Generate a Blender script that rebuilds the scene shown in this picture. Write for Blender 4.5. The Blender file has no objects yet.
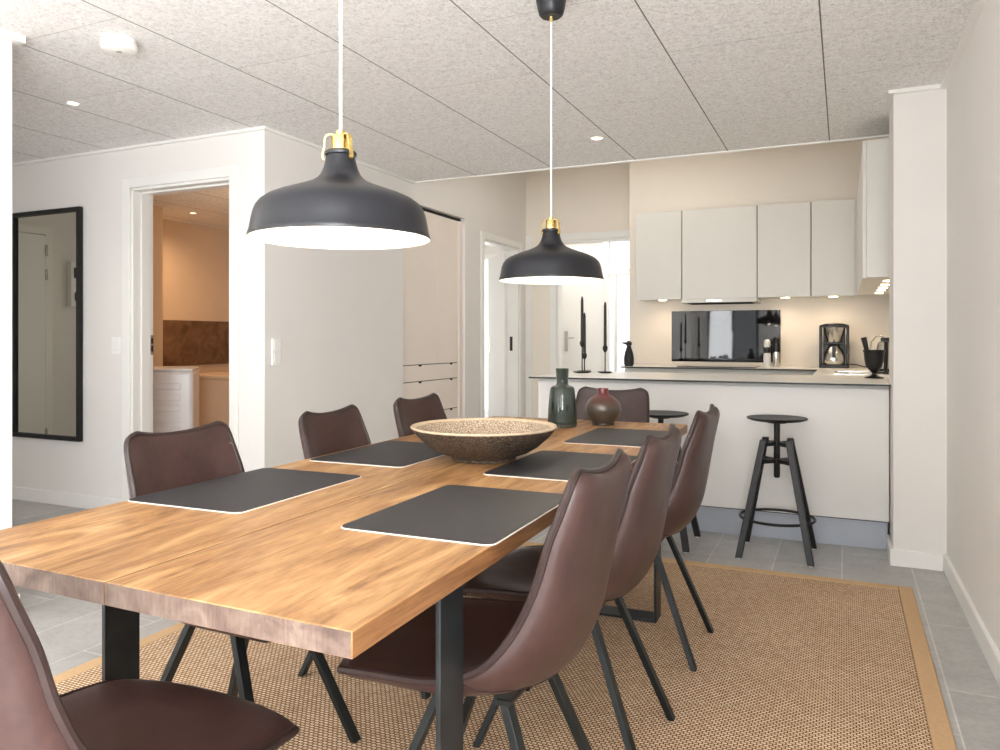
import bpy, bmesh, math, random
from mathutils import Vector, Matrix, noise
random.seed(7)
scene = bpy.context.scene
COL = scene.collection
PI = math.pi

# ------------------------------------------------------------------ helpers
def srgb(r, g, b):
    def f(c):
        c /= 255.0
        return c / 12.92 if c <= 0.04045 else ((c + 0.055) / 1.055) ** 2.4
    return (f(r), f(g), f(b), 1.0)

class MB:
    """collects shapes and links them as one mesh object"""
    def __init__(s):
        s.v = []; s.f = []
    def add(s, vs, fs):
        n = len(s.v)
        s.v += [tuple(v) for v in vs]
        s.f += [tuple(i + n for i in f) for f in fs]
        return s
    def box(s, x0, x1, y0, y1, z0, z1, M=None):
        vs = [(x0,y0,z0),(x1,y0,z0),(x1,y1,z0),(x0,y1,z0),(x0,y0,z1),(x1,y0,z1),(x1,y1,z1),(x0,y1,z1)]
        if M: vs = [M @ Vector(v) for v in vs]
        return s.add(vs, [(0,3,2,1),(4,5,6,7),(0,1,5,4),(1,2,6,5),(2,3,7,6),(3,0,4,7)])
    def prism(s, poly, z0, z1):
        n = len(poly)
        vs = [(x, y, z0) for x, y in poly] + [(x, y, z1) for x, y in poly]
        fs = [tuple(reversed(range(n))), tuple(range(n, 2*n))]
        fs += [(i, (i+1) % n, n + (i+1) % n, n + i) for i in range(n)]
        return s.add(vs, fs)
    def beam(s, p0, p1, w, t, side=(1,0,0)):
        p0 = Vector(p0); p1 = Vector(p1)
        d = (p1 - p0).normalized()
        a = Vector(side); a = (a - d * a.dot(d)).normalized()
        b = d.cross(a)
        vs = []
        for p in (p0, p1):
            for i, j in ((-1,-1),(1,-1),(1,1),(-1,1)):
                vs.append(p + a * (i*w/2) + b * (j*t/2))
        return s.add(vs, [(0,3,2,1),(4,5,6,7),(0,1,5,4),(1,2,6,5),(2,3,7,6),(3,0,4,7)])
    def floorbeam(s, p0, p1, w, t, side=(1,0,0)):
        """slanted bar whose ends are cut level"""
        p0 = Vector(p0); p1 = Vector(p1)
        d = (p1 - p0).normalized()
        a = Vector(side); a.z = 0; a.normalize()
        b = Vector((-a.y, a.x, 0))
        vs = []
        for p in (p0, p1):
            for i, j in ((-1,-1),(1,-1),(1,1),(-1,1)):
                vs.append(p + a * (i*w/2) + b * (j*t/2))
        return s.add(vs, [(0,3,2,1),(4,5,6,7),(0,1,5,4),(1,2,6,5),(2,3,7,6),(3,0,4,7)])
    def lathe(s, prof, n=32, c=(0,0,0), closed=False):
        m = len(prof); vs = []; fs = []
        for r, z in prof:
            for k in range(n):
                a = 2*PI*k/n
                vs.append((c[0] + r*math.cos(a), c[1] + r*math.sin(a), c[2] + z))
        for i in range(m - 1 + (1 if closed else 0)):
            i2 = (i + 1) % m
            for k in range(n):
                k2 = (k+1) % n
                fs.append((i*n+k, i*n+k2, i2*n+k2, i2*n+k))
        s.add(vs, fs)
        return s
    def disc(s, r, z, n=32, c=(0,0), flip=False):
        vs = [(c[0]+r*math.cos(2*PI*k/n), c[1]+r*math.sin(2*PI*k/n), z) for k in range(n)]
        f = tuple(range(n))
        return s.add(vs, [tuple(reversed(f)) if flip else f])
    def tube(s, pts, r, n=8, closed=False, caps=True):
        pts = [Vector(p) for p in pts]; m = len(pts); vs = []; fs = []
        prev = None
        for i, p in enumerate(pts):
            if closed: d = pts[(i+1) % m] - pts[i-1]
            else: d = pts[min(i+1, m-1)] - pts[max(i-1, 0)]
            d.normalize()
            if prev is None:
                a = d.orthogonal().normalized()
            else:
                a = (prev - d * prev.dot(d))
                a = a.normalized() if a.length > 1e-6 else d.orthogonal().normalized()
            prev = a; b = d.cross(a)
            rr = r[i] if isinstance(r, (list, tuple)) else r
            for k in range(n):
                t = 2*PI*k/n
                vs.append(p + a*(rr*math.cos(t)) + b*(rr*math.sin(t)))
        for i in range(m if closed else m-1):
            i2 = (i+1) % m
            for k in range(n):
                k2 = (k+1) % n
                fs.append((i*n+k, i*n+k2, i2*n+k2, i2*n+k))
        if not closed and caps:
            fs.append(tuple(reversed(range(n)))); fs.append(tuple(range((m-1)*n, m*n)))
        return s.add(vs, fs)
    def build(s, name, m, parent=None, smooth=True, angle=35, bevel=0, seg=2, fixn=True):
        me = bpy.data.meshes.new(name)
        me.from_pydata(s.v, [], s.f)
        if fixn:
            bm = bmesh.new(); bm.from_mesh(me)
            bmesh.ops.recalc_face_normals(bm, faces=bm.faces)
            bm.to_mesh(me); bm.free()
        if smooth:
            me.polygons.foreach_set('use_smooth', [True]*len(me.polygons))
            me.set_sharp_from_angle(angle=math.radians(angle))
        me.materials.append(m)
        o = bpy.data.objects.new(name, me); COL.objects.link(o)
        if parent: o.parent = parent
        if bevel:
            md = o.modifiers.new('edge', 'BEVEL'); md.width = bevel; md.segments = seg
            md.limit_method = 'ANGLE'; md.angle_limit = math.radians(40); md.harden_normals = False
        return o

def tag(o, label=None, cat=None, group=None, kind=None):
    if label: o['label'] = label
    if cat: o['category'] = cat
    if group: o['group'] = group
    if kind: o['kind'] = kind
    return o
def thing(name, label, cat, loc=(0,0,0), rz=0, group=None):
    o = bpy.data.objects.new(name, None); COL.objects.link(o)
    o.empty_display_size = .1
    o.location = loc; o.rotation_euler = (0,0,rz)
    return tag(o, label, cat, group)
def copy_tree(o, parent=None):
    c = o.copy(); COL.objects.link(c)
    if parent: c.parent = parent
    for ch in list(o.children): copy_tree(ch, c)
    return c
def struct(name, mb, m, label=None, **k):
    o = mb.build(name, m, None, **k); o['kind'] = 'structure'
    if label: o['label'] = label
    return o

# ------------------------------------------------------------------ materials
def mat(name, col, rough=.5, metal=0.0, coat=0.0, spec=.5, emit=None, estr=0, trans=0, ior=1.45, alpha=1):
    m = bpy.data.materials.new(name); m.use_nodes = True
    b = m.node_tree.nodes['Principled BSDF']
    b.inputs['Base Color'].default_value = col
    b.inputs['Roughness'].default_value = rough
    b.inputs['Metallic'].default_value = metal
    b.inputs['Coat Weight'].default_value = coat
    b.inputs['Specular IOR Level'].default_value = spec
    b.inputs['Transmission Weight'].default_value = trans
    b.inputs['IOR'].default_value = ior
    if emit:
        b.inputs['Emission Color'].default_value = emit
        b.inputs['Emission Strength'].default_value = estr
    return m
class NT:
    def __init__(s, m):
        s.t = m.node_tree; s.b = s.t.nodes['Principled BSDF']
    def n(s, kind, **kw):
        x = s.t.nodes.new(kind)
        for k, v in kw.items(): setattr(x, k, v)
        return x
    def link(s, a, b): s.t.links.new(a, b)
    def coord(s, scale=(1,1,1), rot=(0,0,0), kind='Object', loc=(0,0,0)):
        tc = s.n('ShaderNodeTexCoord'); mp = s.n('ShaderNodeMapping')
        mp.inputs['Scale'].default_value = scale; mp.inputs['Rotation'].default_value = rot
        mp.inputs['Location'].default_value = loc
        s.link(tc.outputs[kind], mp.inputs['Vector'])
        return mp.outputs['Vector']
    def noise(s, vec, scale, detail=4, rough=.5, dist=0):
        x = s.n('ShaderNodeTexNoise'); s.link(vec, x.inputs['Vector'])
        x.inputs['Scale'].default_value = scale; x.inputs['Detail'].default_value = detail
        x.inputs['Roughness'].default_value = rough; x.inputs['Distortion'].default_value = dist
        return x.outputs['Fac']
    def ramp(s, fac, stops):
        x = s.n('ShaderNodeValToRGB'); s.link(fac, x.inputs['Fac'])
        e = x.color_ramp.elements
        while len(e) < len(stops): e.new(.5)
        for i, (p, c) in enumerate(stops):
            e[i].position = p; e[i].color = c
        return x.outputs['Color']
    def mix(s, fac, a, b, blend='MIX'):
        x = s.n('ShaderNodeMix', data_type='RGBA', blend_type=blend)
        for sock, v in ((x.inputs[0], fac), (x.inputs[6], a), (x.inputs[7], b)):
            if hasattr(v, 'is_linked') or isinstance(v, bpy.types.NodeSocket): s.link(v, sock)
            else: sock.default_value = v
        return x.outputs[2]
    def bump(s, h, strength=.3, dist=.01, nrm=None):
        x = s.n('ShaderNodeBump'); s.link(h, x.inputs['Height'])
        x.inputs['Strength'].default_value = strength; x.inputs['Distance'].default_value = dist
        if nrm: s.link(nrm, x.inputs['Normal'])
        s.link(x.outputs['Normal'], s.b.inputs['Normal'])
        return x.outputs['Normal']
    def col(s, c): s.link(c, s.b.inputs['Base Color'])

def noisy(name, col, rough, amt=.04, scale=20, bump=.1, bscale=200, **k):
    m = mat(name, col, rough, **k); t = NT(m); v = t.coord()
    lo = tuple(c*(1-amt) for c in col[:3]) + (1,); hi = tuple(min(1, c*(1+amt)) for c in col[:3]) + (1,)
    t.col(t.ramp(t.noise(v, scale), [(.3, lo), (.7, hi)]))
    if bump: t.bump(t.noise(v, bscale, 2), bump, .002)
    return m

M = {}
M['wall'] = noisy('wall_paint', srgb(232,229,225), .75, .012, 3, .08, 150)
M['trimw'] = noisy('white_lacquer_trim', srgb(238,237,233), .4, .01, 5, 0)
M['kwall'] = noisy('kitchen_paint', srgb(237,229,217), .7, .012, 3, .08, 150)
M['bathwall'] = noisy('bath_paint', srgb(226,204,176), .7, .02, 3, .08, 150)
M['cab'] = noisy('cabinet_white', srgb(222,220,213), .35, .01, 4, 0)
M['panel'] = noisy('peninsula_white', srgb(228,226,222), .4, .01, 4, 0)
M['closet'] = noisy('closet_front', srgb(240,229,219), .45, .01, 4, 0)
M['plinth'] = noisy('brushed_plinth', srgb(170,175,184), .38, .03, 12, 0, metal=.25)
M['gap'] = mat('shadow_gap', srgb(38,36,34), .8)
M['worktop'] = noisy('worktop_laminate', srgb(228,225,219), .34, .03, 60, 0)
M['wedge'] = mat('worktop_edge', srgb(30,29,28), .4)
M['black'] = noisy('black_powder_coat', srgb(20,20,21), .45, .1, 60, .05, 500)
M['steelblk'] = noisy('raw_black_steel', srgb(48,51,53), .38, .2, 14, .06, 300, metal=.5)
M['legblk'] = noisy('chair_leg_steel', srgb(34,37,37), .4, .12, 30, .05, 400, metal=.45)
M['shade'] = noisy('lamp_shade_black', srgb(27,28,33), .34, .04, 30, .015, 300, spec=.5)
M['shadein'] = mat('lamp_shade_white', srgb(248,244,232), .5)
M['brass'] = noisy('polished_brass', srgb(234,206,136), .22, .05, 30, 0, metal=1)
M['cord'] = mat('white_cord', srgb(240,238,230), .6)
M['bulb'] = mat('glowing_bulb', srgb(255,240,215), .3, emit=srgb(255,232,190), estr=6)
M['spot'] = mat('spot_light', srgb(255,250,240), .3, emit=srgb(255,226,184), estr=4)
M['chrome'] = noisy('brushed_steel', srgb(205,202,196), .22, .05, 40, 0, metal=1)
M['mirror'] = mat('mirror_silver', srgb(206,204,190), .015, metal=1)
M['glassblk'] = mat('black_glass', srgb(20,21,23), .03, spec=.5)
M['plastw'] = mat('white_plastic', srgb(242,241,238), .35)
M['plastb'] = noisy('black_plastic', srgb(24,24,25), .35, .05, 50, 0)
M['wax'] = noisy('black_wax', srgb(40,40,43), .5, .05, 50, 0)
M['appl'] = noisy('appliance_enamel', srgb(240,240,242), .25, .01, 5, 0)
M['appl2'] = noisy('appliance_warm_lit', srgb(226,198,168), .35, .01, 5, 0)  # tan tint of the warm bathroom light painted into the enamel
M['win'] = mat('window_glass', (1,1,1,1), 0, trans=1, ior=1.05, spec=.2)
M['doorw'] = noisy('door_white', srgb(240,240,238), .4, .01, 4, 0)

# fibre-cement (wood wool) acoustic ceiling with panel joints
def ceiling_mat(name, base, dark):
    m = mat(name, base, .95, spec=.1); t = NT(m)
    v = t.coord()
    n1 = t.noise(v, 75, 6, .8, 1.2); n2 = t.noise(v, 32, 3, .6, .5)
    c = t.ramp(n1, [(.36, dark), (.52, base), (.75, tuple(min(1, x*1.09) for x in base[:3]) + (1,))])
    c = t.mix(.22, c, t.ramp(n2, [(.35, dark), (.6, base)]))
    # joints: rows of panels .622 wide, 1.244 long, staggered
    tc = t.n('ShaderNodeTexCoord'); sp = t.n('ShaderNodeSeparateXYZ'); t.link(tc.outputs['Object'], sp.inputs[0])
    cb = t.n('ShaderNodeCombineXYZ')
    ax = t.n('ShaderNodeMath', operation='ADD'); t.link(sp.outputs['X'], ax.inputs[0]); ax.inputs[1].default_value = .084 + .622*20
    ay = t.n('ShaderNodeMath', operation='ADD'); t.link(sp.outputs['Y'], ay.inputs[0]); ay.inputs[1].default_value = -3.332 + 1.244*10
    t.link(ay.outputs[0], cb.inputs['X']); t.link(ax.outputs[0], cb.inputs['Y'])
    br = t.n('ShaderNodeTexBrick'); t.link(cb.outputs[0], br.inputs['Vector'])
    br.offset = .5; br.offset_frequency = 2; br.squash = 1
    br.inputs['Scale'].default_value = 1; br.inputs['Brick Width'].default_value = 1.244
    br.inputs['Row Height'].default_value = .622; br.inputs['Mortar Size'].default_value = .0026
    br.inputs['Mortar Smooth'].default_value = .1; br.inputs['Bias'].default_value = 0
    br.inputs['Color1'].default_value = (1,1,1,1); br.inputs['Color2'].default_value = (.98,.98,.98,1)
    br.inputs['Mortar'].default_value = (.72,.71,.70,1)
    # the long joints between rows stand open a little wider
    dv = t.n('ShaderNodeMath', operation='DIVIDE'); t.link(ax.outputs[0], dv.inputs[0]); dv.inputs[1].default_value = .622
    pp = t.n('ShaderNodeMath', operation='PINGPONG'); t.link(dv.outputs[0], pp.inputs[0]); pp.inputs[1].default_value = .5
    ls = t.n('ShaderNodeMath', operation='LESS_THAN'); t.link(pp.outputs[0], ls.inputs[0]); ls.inputs[1].default_value = .0048
    c = t.mix(1, c, br.outputs['Color'], 'MULTIPLY')
    t.col(t.mix(ls.outputs[0], c, (.16,.15,.14,1)))
    t.bump(n1, .5, .006)
    return m
M['ceil'] = ceiling_mat('woodwool_panels', srgb(252,251,250), srgb(194,191,188))

# grey ceramic floor tiles
def tile_mat():
    m = mat('grey_floor_tiles', srgb(160,158,156), .42); t = NT(m)
    tc = t.n('ShaderNodeTexCoord'); mp = t.n('ShaderNodeMapping'); t.link(tc.outputs['Object'], mp.inputs['Vector'])
    mp.inputs['Location'].default_value = (.009 + .317*40 + 0, -4.07 + .6*20 + .0, 0)
    sp = t.n('ShaderNodeSeparateXYZ'); t.link(mp.outputs[0], sp.inputs[0])
    cb = t.n('ShaderNodeCombineXYZ'); t.link(sp.outputs['Y'], cb.inputs['X']); t.link(sp.outputs['X'], cb.inputs['Y'])
    br = t.n('ShaderNodeTexBrick'); t.link(cb.outputs[0], br.inputs['Vector'])
    br.offset = .5; br.offset_frequency = 2
    br.inputs['Scale'].default_value = 1; br.inputs['Brick Width'].default_value = .635
    br.inputs['Row Height'].default_value = .317; br.inputs['Mortar Size'].default_value = .003
    br.inputs['Mortar Smooth'].default_value = .1
    br.inputs['Color1'].default_value = srgb(190,188,185); br.inputs['Color2'].default_value = srgb(176,175,173)
    br.inputs['Mortar'].default_value = srgb(214,211,206)
    v = t.coord((1,1,1))
    n1 = t.noise(v, 5, 8, .65, .6); n2 = t.noise(v, 42, 4, .6)
    c = t.mix(1, br.outputs['Color'], t.ramp(n1, [(.3, (.8,.8,.8,1)), (.7, (1.08,1.08,1.07,1))]), 'MULTIPLY')
    c = t.mix(.5, c, t.mix(1, c, t.ramp(n2, [(.35, (.8,.8,.8,1)), (.6, (1.05,1.05,1.05,1))]), 'MULTIPLY'))
    t.col(c)
    t.bump(br.outputs['Fac'], -.25, .003)
    return m
M['tile'] = tile_mat()

# woven jute rug
def rug_mat():
    m = mat('woven_jute', srgb(200,160,115), .95, spec=.08); t = NT(m)
    v = t.coord((1,1,1))
    br = t.n('ShaderNodeTexBrick'); t.link(v, br.inputs['Vector'])
    br.offset = .5; br.offset_frequency = 2
    br.inputs['Scale'].default_value = 1; br.inputs['Brick Width'].default_value = .0165
    br.inputs['Row Height'].default_value = .0115; br.inputs['Mortar Size'].default_value = .0024
    br.inputs['Mortar Smooth'].default_value = .55; br.inputs['Bias'].default_value = -.2
    br.inputs['Color1'].default_value = srgb(238,211,180); br.inputs['Color2'].default_value = srgb(212,178,145)
    br.inputs['Mortar'].default_value = srgb(96,70,50)
    n1 = t.noise(v, 2.2, 3, .6); n2 = t.noise(v, 70, 3, .6)
    c = t.mix(1, br.outputs['Color'], t.ramp(n1, [(.3, (.93,.91,.89,1)), (.7, (1.05,1.05,1.05,1))]), 'MULTIPLY')
    c = t.mix(1, c, t.ramp(n2, [(.3, (.86,.84,.82,1)), (.7, (1.06,1.06,1.06,1))]), 'MULTIPLY')
    t.col(c)
    t.bump(br.outputs['Fac'], -.8, .005)
    return m
M['rug'] = rug_mat()
M['rugedge'] = noisy('cotton_binding', srgb(198,164,124), .9, .06, 80, .3, 400)

# oiled oak-like wood
def wood_mat(name, cols, gaps=False, knots=True):
    m = mat(name, cols[1], .36, spec=.45); t = NT(m)
    v = t.coord((6, .9, 6)); v2 = t.coord((34, 2.6, 34)); v3 = t.coord((2.2, 1.0, 2.2))
    n1 = t.noise(v, 1.5, 7, .66, 2.6); n2 = t.noise(v2, 2.2, 6, .7, 1.2); n3 = t.noise(v3, 1.6, 3, .5)
    c = t.ramp(n1, [(.28, cols[0]), (.45, cols[1]), (.6, cols[2]), (.78, cols[3])])
    c = t.mix(1, c, t.ramp(n2, [(.28, (.62,.55,.47,1)), (.47, (1,1,1,1)), (.8, (1.04,1.03,1.0,1))]), 'MULTIPLY')
    c = t.mix(1, c, t.ramp(n3, [(.3, (.74,.69,.64,1)), (.62, (1.05,1.05,1.05,1))]), 'MULTIPLY')
    t.col(c)
    t.bump(n2, .12, .002)
    r = t.ramp(n2, [(.3, (.5,.5,.5,1)), (.7, (.3,.3,.3,1))]); t.link(r, t.b.inputs['Roughness'])
    return m
M['wood'] = wood_mat('oiled_plank', [srgb(110,75,48), srgb(160,118,76), srgb(187,147,101), srgb(212,180,137)])
def endgrain():
    m = mat('sawn_end_grain', srgb(160,134,118), .6); t = NT(m)
    v = t.coord((1, 1, 1)); n1 = t.noise(v, 14, 5, .6, .8); n2 = t.noise(t.coord((60, 1, 8), (0, .5, 0)), 3, 4, .6)
    c = t.ramp(n1, [(.3, srgb(82,65,58)), (.5, srgb(116,97,87)), (.72, srgb(142,124,112))])
    c = t.mix(1, c, t.ramp(n2, [(.3, (.78,.74,.7,1)), (.6, (1,1,1,1)), (.85, (1.15,1.14,1.13,1))]), 'MULTIPLY')
    t.col(c); t.bump(n2, .15, .002); return m
M['endgrain'] = endgrain()
M['woodside'] = wood_mat('shaded_plank_edge', [srgb(84,56,38), srgb(132,92,58), srgb(160,116,76), srgb(180,142,104)])  # darker copy of the plank wood, shade of the side painted in

def leather(name, base, rough):
    m = mat(name, base, rough, spec=.5); t = NT(m); v = t.coord()
    n1 = t.noise(v, 9, 5, .6, .4); n2 = t.noise(v, 55, 3, .6)
    lo = tuple(c*.68 for c in base[:3]) + (1,); hi = tuple(c*1.3 for c in base[:3]) + (1,)
    t.col(t.mix(.35, t.ramp(n1, [(.28, lo), (.72, hi)]), t.ramp(n2, [(.3, lo), (.7, hi)])))
    vo = t.n('ShaderNodeTexVoronoi'); t.link(v, vo.inputs['Vector']); vo.inputs['Scale'].default_value = 420
    t.bump(vo.outputs['Distance'], .12, .001)
    t.link(t.ramp(n1, [(.3, (rough*.82,)*3 + (1,)), (.7, (rough*1.2,)*3 + (1,))]), t.b.inputs['Roughness'])
    return m
M['leather'] = leather("brown_leather", srgb(66,46,43), .36)
M['piping'] = leather('dark_leather_piping', srgb(50,36,34), .42)
M['matblk'] = noisy('placemat_leather', srgb(45,44,46), .52, .12, 35, .12, 500)
M['matedge'] = mat('placemat_felt', srgb(226,216,205), .8)

def bowl_mat():
    m = mat('carved_bowl_wood', srgb(120,96,74), .5); t = NT(m); v = t.coord()
    vo = t.n('ShaderNodeTexVoronoi', feature='DISTANCE_TO_EDGE'); t.link(t.coord((1,1,1.6)), vo.inputs['Vector']); vo.inputs['Scale'].default_value = 85
    n1 = t.noise(v, 60, 4, .6, 1)
    c = t.ramp(vo.outputs['Distance'], [(.0, srgb(42,35,30)), (.14, srgb(84,71,58)), (.5, srgb(132,114,95))])
    c = t.mix(1, c, t.ramp(n1, [(.3, (.6,.57,.53,1)), (.62, (1.15,1.13,1.1,1))]), 'MULTIPLY')
    t.col(c); t.bump(vo.outputs['Distance'], .8, .008); return m
M['bowl'] = bowl_mat()
def bowlin_mat():
    m = mat('pale_carved_wood', srgb(205,180,150), .5); t = NT(m)
    vo = t.n('ShaderNodeTexVoronoi', feature='DISTANCE_TO_EDGE'); t.link(t.coord(), vo.inputs['Vector']); vo.inputs['Scale'].default_value = 120
    c = t.ramp(vo.outputs['Distance'], [(.0, srgb(112,94,78)), (.14, srgb(176,156,134)), (.5, srgb(216,202,184))])
    t.col(c); t.bump(vo.outputs['Distance'], .6, .006); return m
M['bowlin'] = bowlin_mat()
M['bowlrim'] = noisy('worn_bowl_rim', srgb(196,174,146), .5, .12, 60, .1, 200)
def greenglass():
    m = mat('smoky_green_glass', srgb(92,118,104), .06, trans=.93, ior=1.3, coat=.3); t = NT(m)
    v = t.coord((1,1,1)); n = t.noise(t.coord((14,14,3)), 2.5, 3, .5)
    t.col(t.ramp(n, [(.3, srgb(104,116,108)), (.7, srgb(158,168,161))]))
    vo = t.n('ShaderNodeTexVoronoi'); t.link(v, vo.inputs['Vector']); vo.inputs['Scale'].default_value = 190
    sp = t.n('ShaderNodeSeparateXYZ'); tc = t.n('ShaderNodeTexCoord'); t.link(tc.outputs['Object'], sp.inputs[0])
    lt = t.n('ShaderNodeMath', operation='LESS_THAN'); t.link(sp.outputs['Z'], lt.inputs[0]); lt.inputs[1].default_value = .075
    mu = t.n('ShaderNodeMath', operation='MULTIPLY'); t.link(vo.outputs['Distance'], mu.inputs[0]); t.link(lt.outputs[0], mu.inputs[1])
    t.bump(mu.outputs[0], .7, .004); return m
M['gglass'] = greenglass()
def redvase():
    m = mat('glazed_ceramic', srgb(96,76,66), .28, coat=.4); t = NT(m); v = t.coord()
    tc = t.n('ShaderNodeTexCoord'); sp = t.n('ShaderNodeSeparateXYZ'); t.link(tc.outputs['Object'], sp.inputs[0])
    mr = t.n('ShaderNodeMapRange'); t.link(sp.outputs['Z'], mr.inputs[0]); mr.inputs[2].default_value = .17
    n = t.noise(v, 22, 4, .6); ad = t.n('ShaderNodeMath', operation='MULTIPLY_ADD'); t.link(n, ad.inputs[0]); ad.inputs[1].default_value = .3; t.link(mr.outputs[0], ad.inputs[2])
    t.col(t.ramp(ad.outputs[0], [(.15, srgb(54,45,40)), (.6, srgb(82,74,64)), (.86, srgb(92,60,54)), (1, srgb(112,50,50))]))
    t.bump(t.noise(v, 160, 3), .2, .002); return m
M['rvase'] = redvase()
def stone():
    m = mat('brown_wall_tile', srgb(112,84,62), .4); t = NT(m); v = t.coord()
    n = t.noise(v, 7, 7, .65, .8)
    c = t.ramp(n, [(.3, srgb(88,62,44)), (.5, srgb(120,90,66)), (.75, srgb(146,116,90))])
    t.col(c); return m
M['stone'] = stone()
M['switch'] = M['plastw']

# ------------------------------------------------------------------ room shell
H = 2.4; HK = 3.1
WX = lambda y: .462 + (4.33 - y) * .0125       # right wall, a touch out of square
# floor
struct('floor', MB().box(-8, 1.2, -3.5, 11, -.1, 0), M['tile'])
struct('ceiling', MB().box(-8, 1.0, -3.5, 3.53, H, H+.1).box(-3.13, 1.0, 3.53, 5.24, H, H+.1), M['ceil'])
struct('ceiling_bathroom', MB().box(-8, -3.25, 3.69, 6.35, H, H+.1).box(-8, -4.65, 6.35, 7.3, H, H+.1), M['ceil'])
struct('ceiling_kitchen', MB().box(-4.8, 1.0, 5.24, 9.2, HK, HK+.1), M['kwall'])
struct('wall_kitchen_front', MB().box(-3.13, .5, 5.15, 5.24, H+.1, HK), M['kwall'])
def rw(y0, y1, z0, z1): return [(WX(y0), y0), (.72, y0), (.72, y1), (WX(y1), y1)], z0, z1
struct('wall_right', MB().prism(*rw(-3.5, -2.5, 0, HK)).prism(*rw(-.4, 7.8, 0, HK)).prism(*rw(-2.5, -.4, 2.2, HK)).prism(*rw(-2.5, -.4, 0, .3)), M['wall'])
struct('wall_left', MB().box(-3.26, -3.132, -3.5, 2.03, 0, H), M['wall'])
# wall with the bathroom doorway (faces the dining area and the hall)
bx0, bx1, bz = -4.245, -3.39, 2.13
struct('wall_hall', MB().box(-8, bx0, 3.53, 3.69, 0, H).box(bx1, -3.13, 3.53, 3.69, 0, H).box(bx0, bx1, 3.53, 3.69, bz, H), M['wall'])
# long left wall with closet recess and a doorway
cy0, cy1, cz = 5.085, 6.146, 2.235
dy0, dy1, dz = 6.53, 7.40, 2.10
lw = MB()
lw.box(-3.25, -3.13, 3.69, 5.24, 0, H).box(-3.25, -3.13, 3.53, 3.69, 0, H)
struct('wall_dining', MB().box(-3.25, -3.13, 3.69, cy0, 0, H+.1).box(-3.25, -3.13, cy0, 5.24, cz, H+.1)
       .box(-3.25, -3.13, 5.24, cy1, cz, HK).box(-3.25, -3.13, cy1, dy0, 0, HK)
       .box(-3.25, -3.13, dy0, dy1, dz, HK).box(-3.25, -3.13, dy1, 7.6, 0, HK), M['wall'])
ox0, ox1, oz = -2.78, -1.95, 2.185
struct('wall_back', MB().box(-3.4, ox0, 7.6, 7.72, 0, HK).box(ox0, ox1, 7.6, 7.72, oz, HK).box(ox1, -1.86, 7.6, 7.72, 0, HK), M['kwall'])
struct('wall_kitchen', MB().box(-1.86, 1.0, 7.1, 7.75, 0, HK), M['kwall'])
struct('wall_pillar', MB().box(.228, .56, 4.325, 4.72, 0, H), M['wall'])
# entrance room and side room behind (seen through the openings)
struct('wall_entrance_side', MB().box(-3.42, -3.34, 7.72, 9.1, 0, HK).box(-1.72, -1.64, 7.75, 9.1, 0, HK), M['wall'])
ey = 8.7
struct('wall_entrance', MB().box(-3.34, -3.22, ey, ey+.12, 0, HK).box(-3.22, -1.72, ey, ey+.12, 2.36, HK).box(-1.9, -1.72, ey, ey+.12, 0, 2.36), M['wall'])
struct('wall_side_room', MB().box(-4.7, -4.6, 6.45, 9.0, 0, HK).box(-4.7, -3.25, 6.351, 6.45, 0, HK).box(-3.72, -3.42, 9.0, 9.1, 0, HK).box(-4.75, -4.6, 9.0, 9.1, 0, HK).box(-4.6, -3.72, 9.0, 9.1, 2.25, HK), M['wall'])
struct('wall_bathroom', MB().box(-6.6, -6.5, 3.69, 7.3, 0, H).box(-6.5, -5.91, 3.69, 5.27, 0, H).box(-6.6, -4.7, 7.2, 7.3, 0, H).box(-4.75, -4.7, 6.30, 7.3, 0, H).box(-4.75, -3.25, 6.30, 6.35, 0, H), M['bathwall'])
struct('wall_hall_end', MB().box(-7.0, -6.9, 0.6, 3.53, 0, H), M['wall'])
struct('wall_hall_rear', MB().box(-7, -5.9, .5, .6, 0, H).box(-3.9, -3.22, .5, .6, 0, H).box(-5.9, -3.9, .5, .6, 2.15, H).box(-5.9, -3.9, .5, .6, 0, .5), M['wall'])
# rear wall with the wide windows behind the camera
struct('wall_rear', MB().box(-3.26, -2.8, -3.4, -3.3, 0, H).box(-1.7, -1.1, -3.4, -3.3, 0, H).box(.35, .7, -3.4, -3.3, 0, H).box(-2.8, -1.7, -3.4, -3.3, 2.25, H).box(-1.1, .35, -3.4, -3.3, 2.25, H).box(-1.1, .35, -3.4, -3.3, 0, .4), M['wall'])
def rear_window(name, x0, x1, z0):
    fr = MB(); xm = (x0+x1)/2
    for x in (x0, xm-.025, x1-.05): fr.box(x, x+.05, -3.39, -3.31, z0, 2.25)
    fr.box(x0, x1, -3.385, -3.315, z0, z0+.05).box(x0, x1, -3.385, -3.315, 2.2, 2.25)
    w = struct(name, fr, M['black'])
    MB().box(x0+.02, x1-.02, -3.352, -3.348, z0+.03, 2.22).build('pane', M['win'], w)
rear_window('window_1', -2.8, -1.7, .02)
rear_window('window_4', -1.1, .35, .4)
fr = MB()
for y in (-2.5, -1.475, -.45): fr.box(.57, .65, y, y+.05, .3, 2.2)
fr.box(.57, .65, -2.5, -.4, .3, .35).box(.57, .65, -2.5, -.4, 2.15, 2.2)
w = struct('window_5', fr, M['black'])
MB().box(.608, .612, -2.48, -.42, .32, 2.18).build('pane', M['win'], w)
fr = MB()
for x in (-5.9, -4.93, -3.95): fr.box(x, x+.05, .52, .58, .5, 2.15)
fr.box(-5.9, -3.9, .52, .58, .5, .55).box(-5.9, -3.9, .52, .58, 2.1, 2.15)
w = struct('window_2', fr, M['trimw'])
MB().box(-5.88, -3.92, .548, .552, .52, 2.13).build('pane', M['win'], w)

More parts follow.
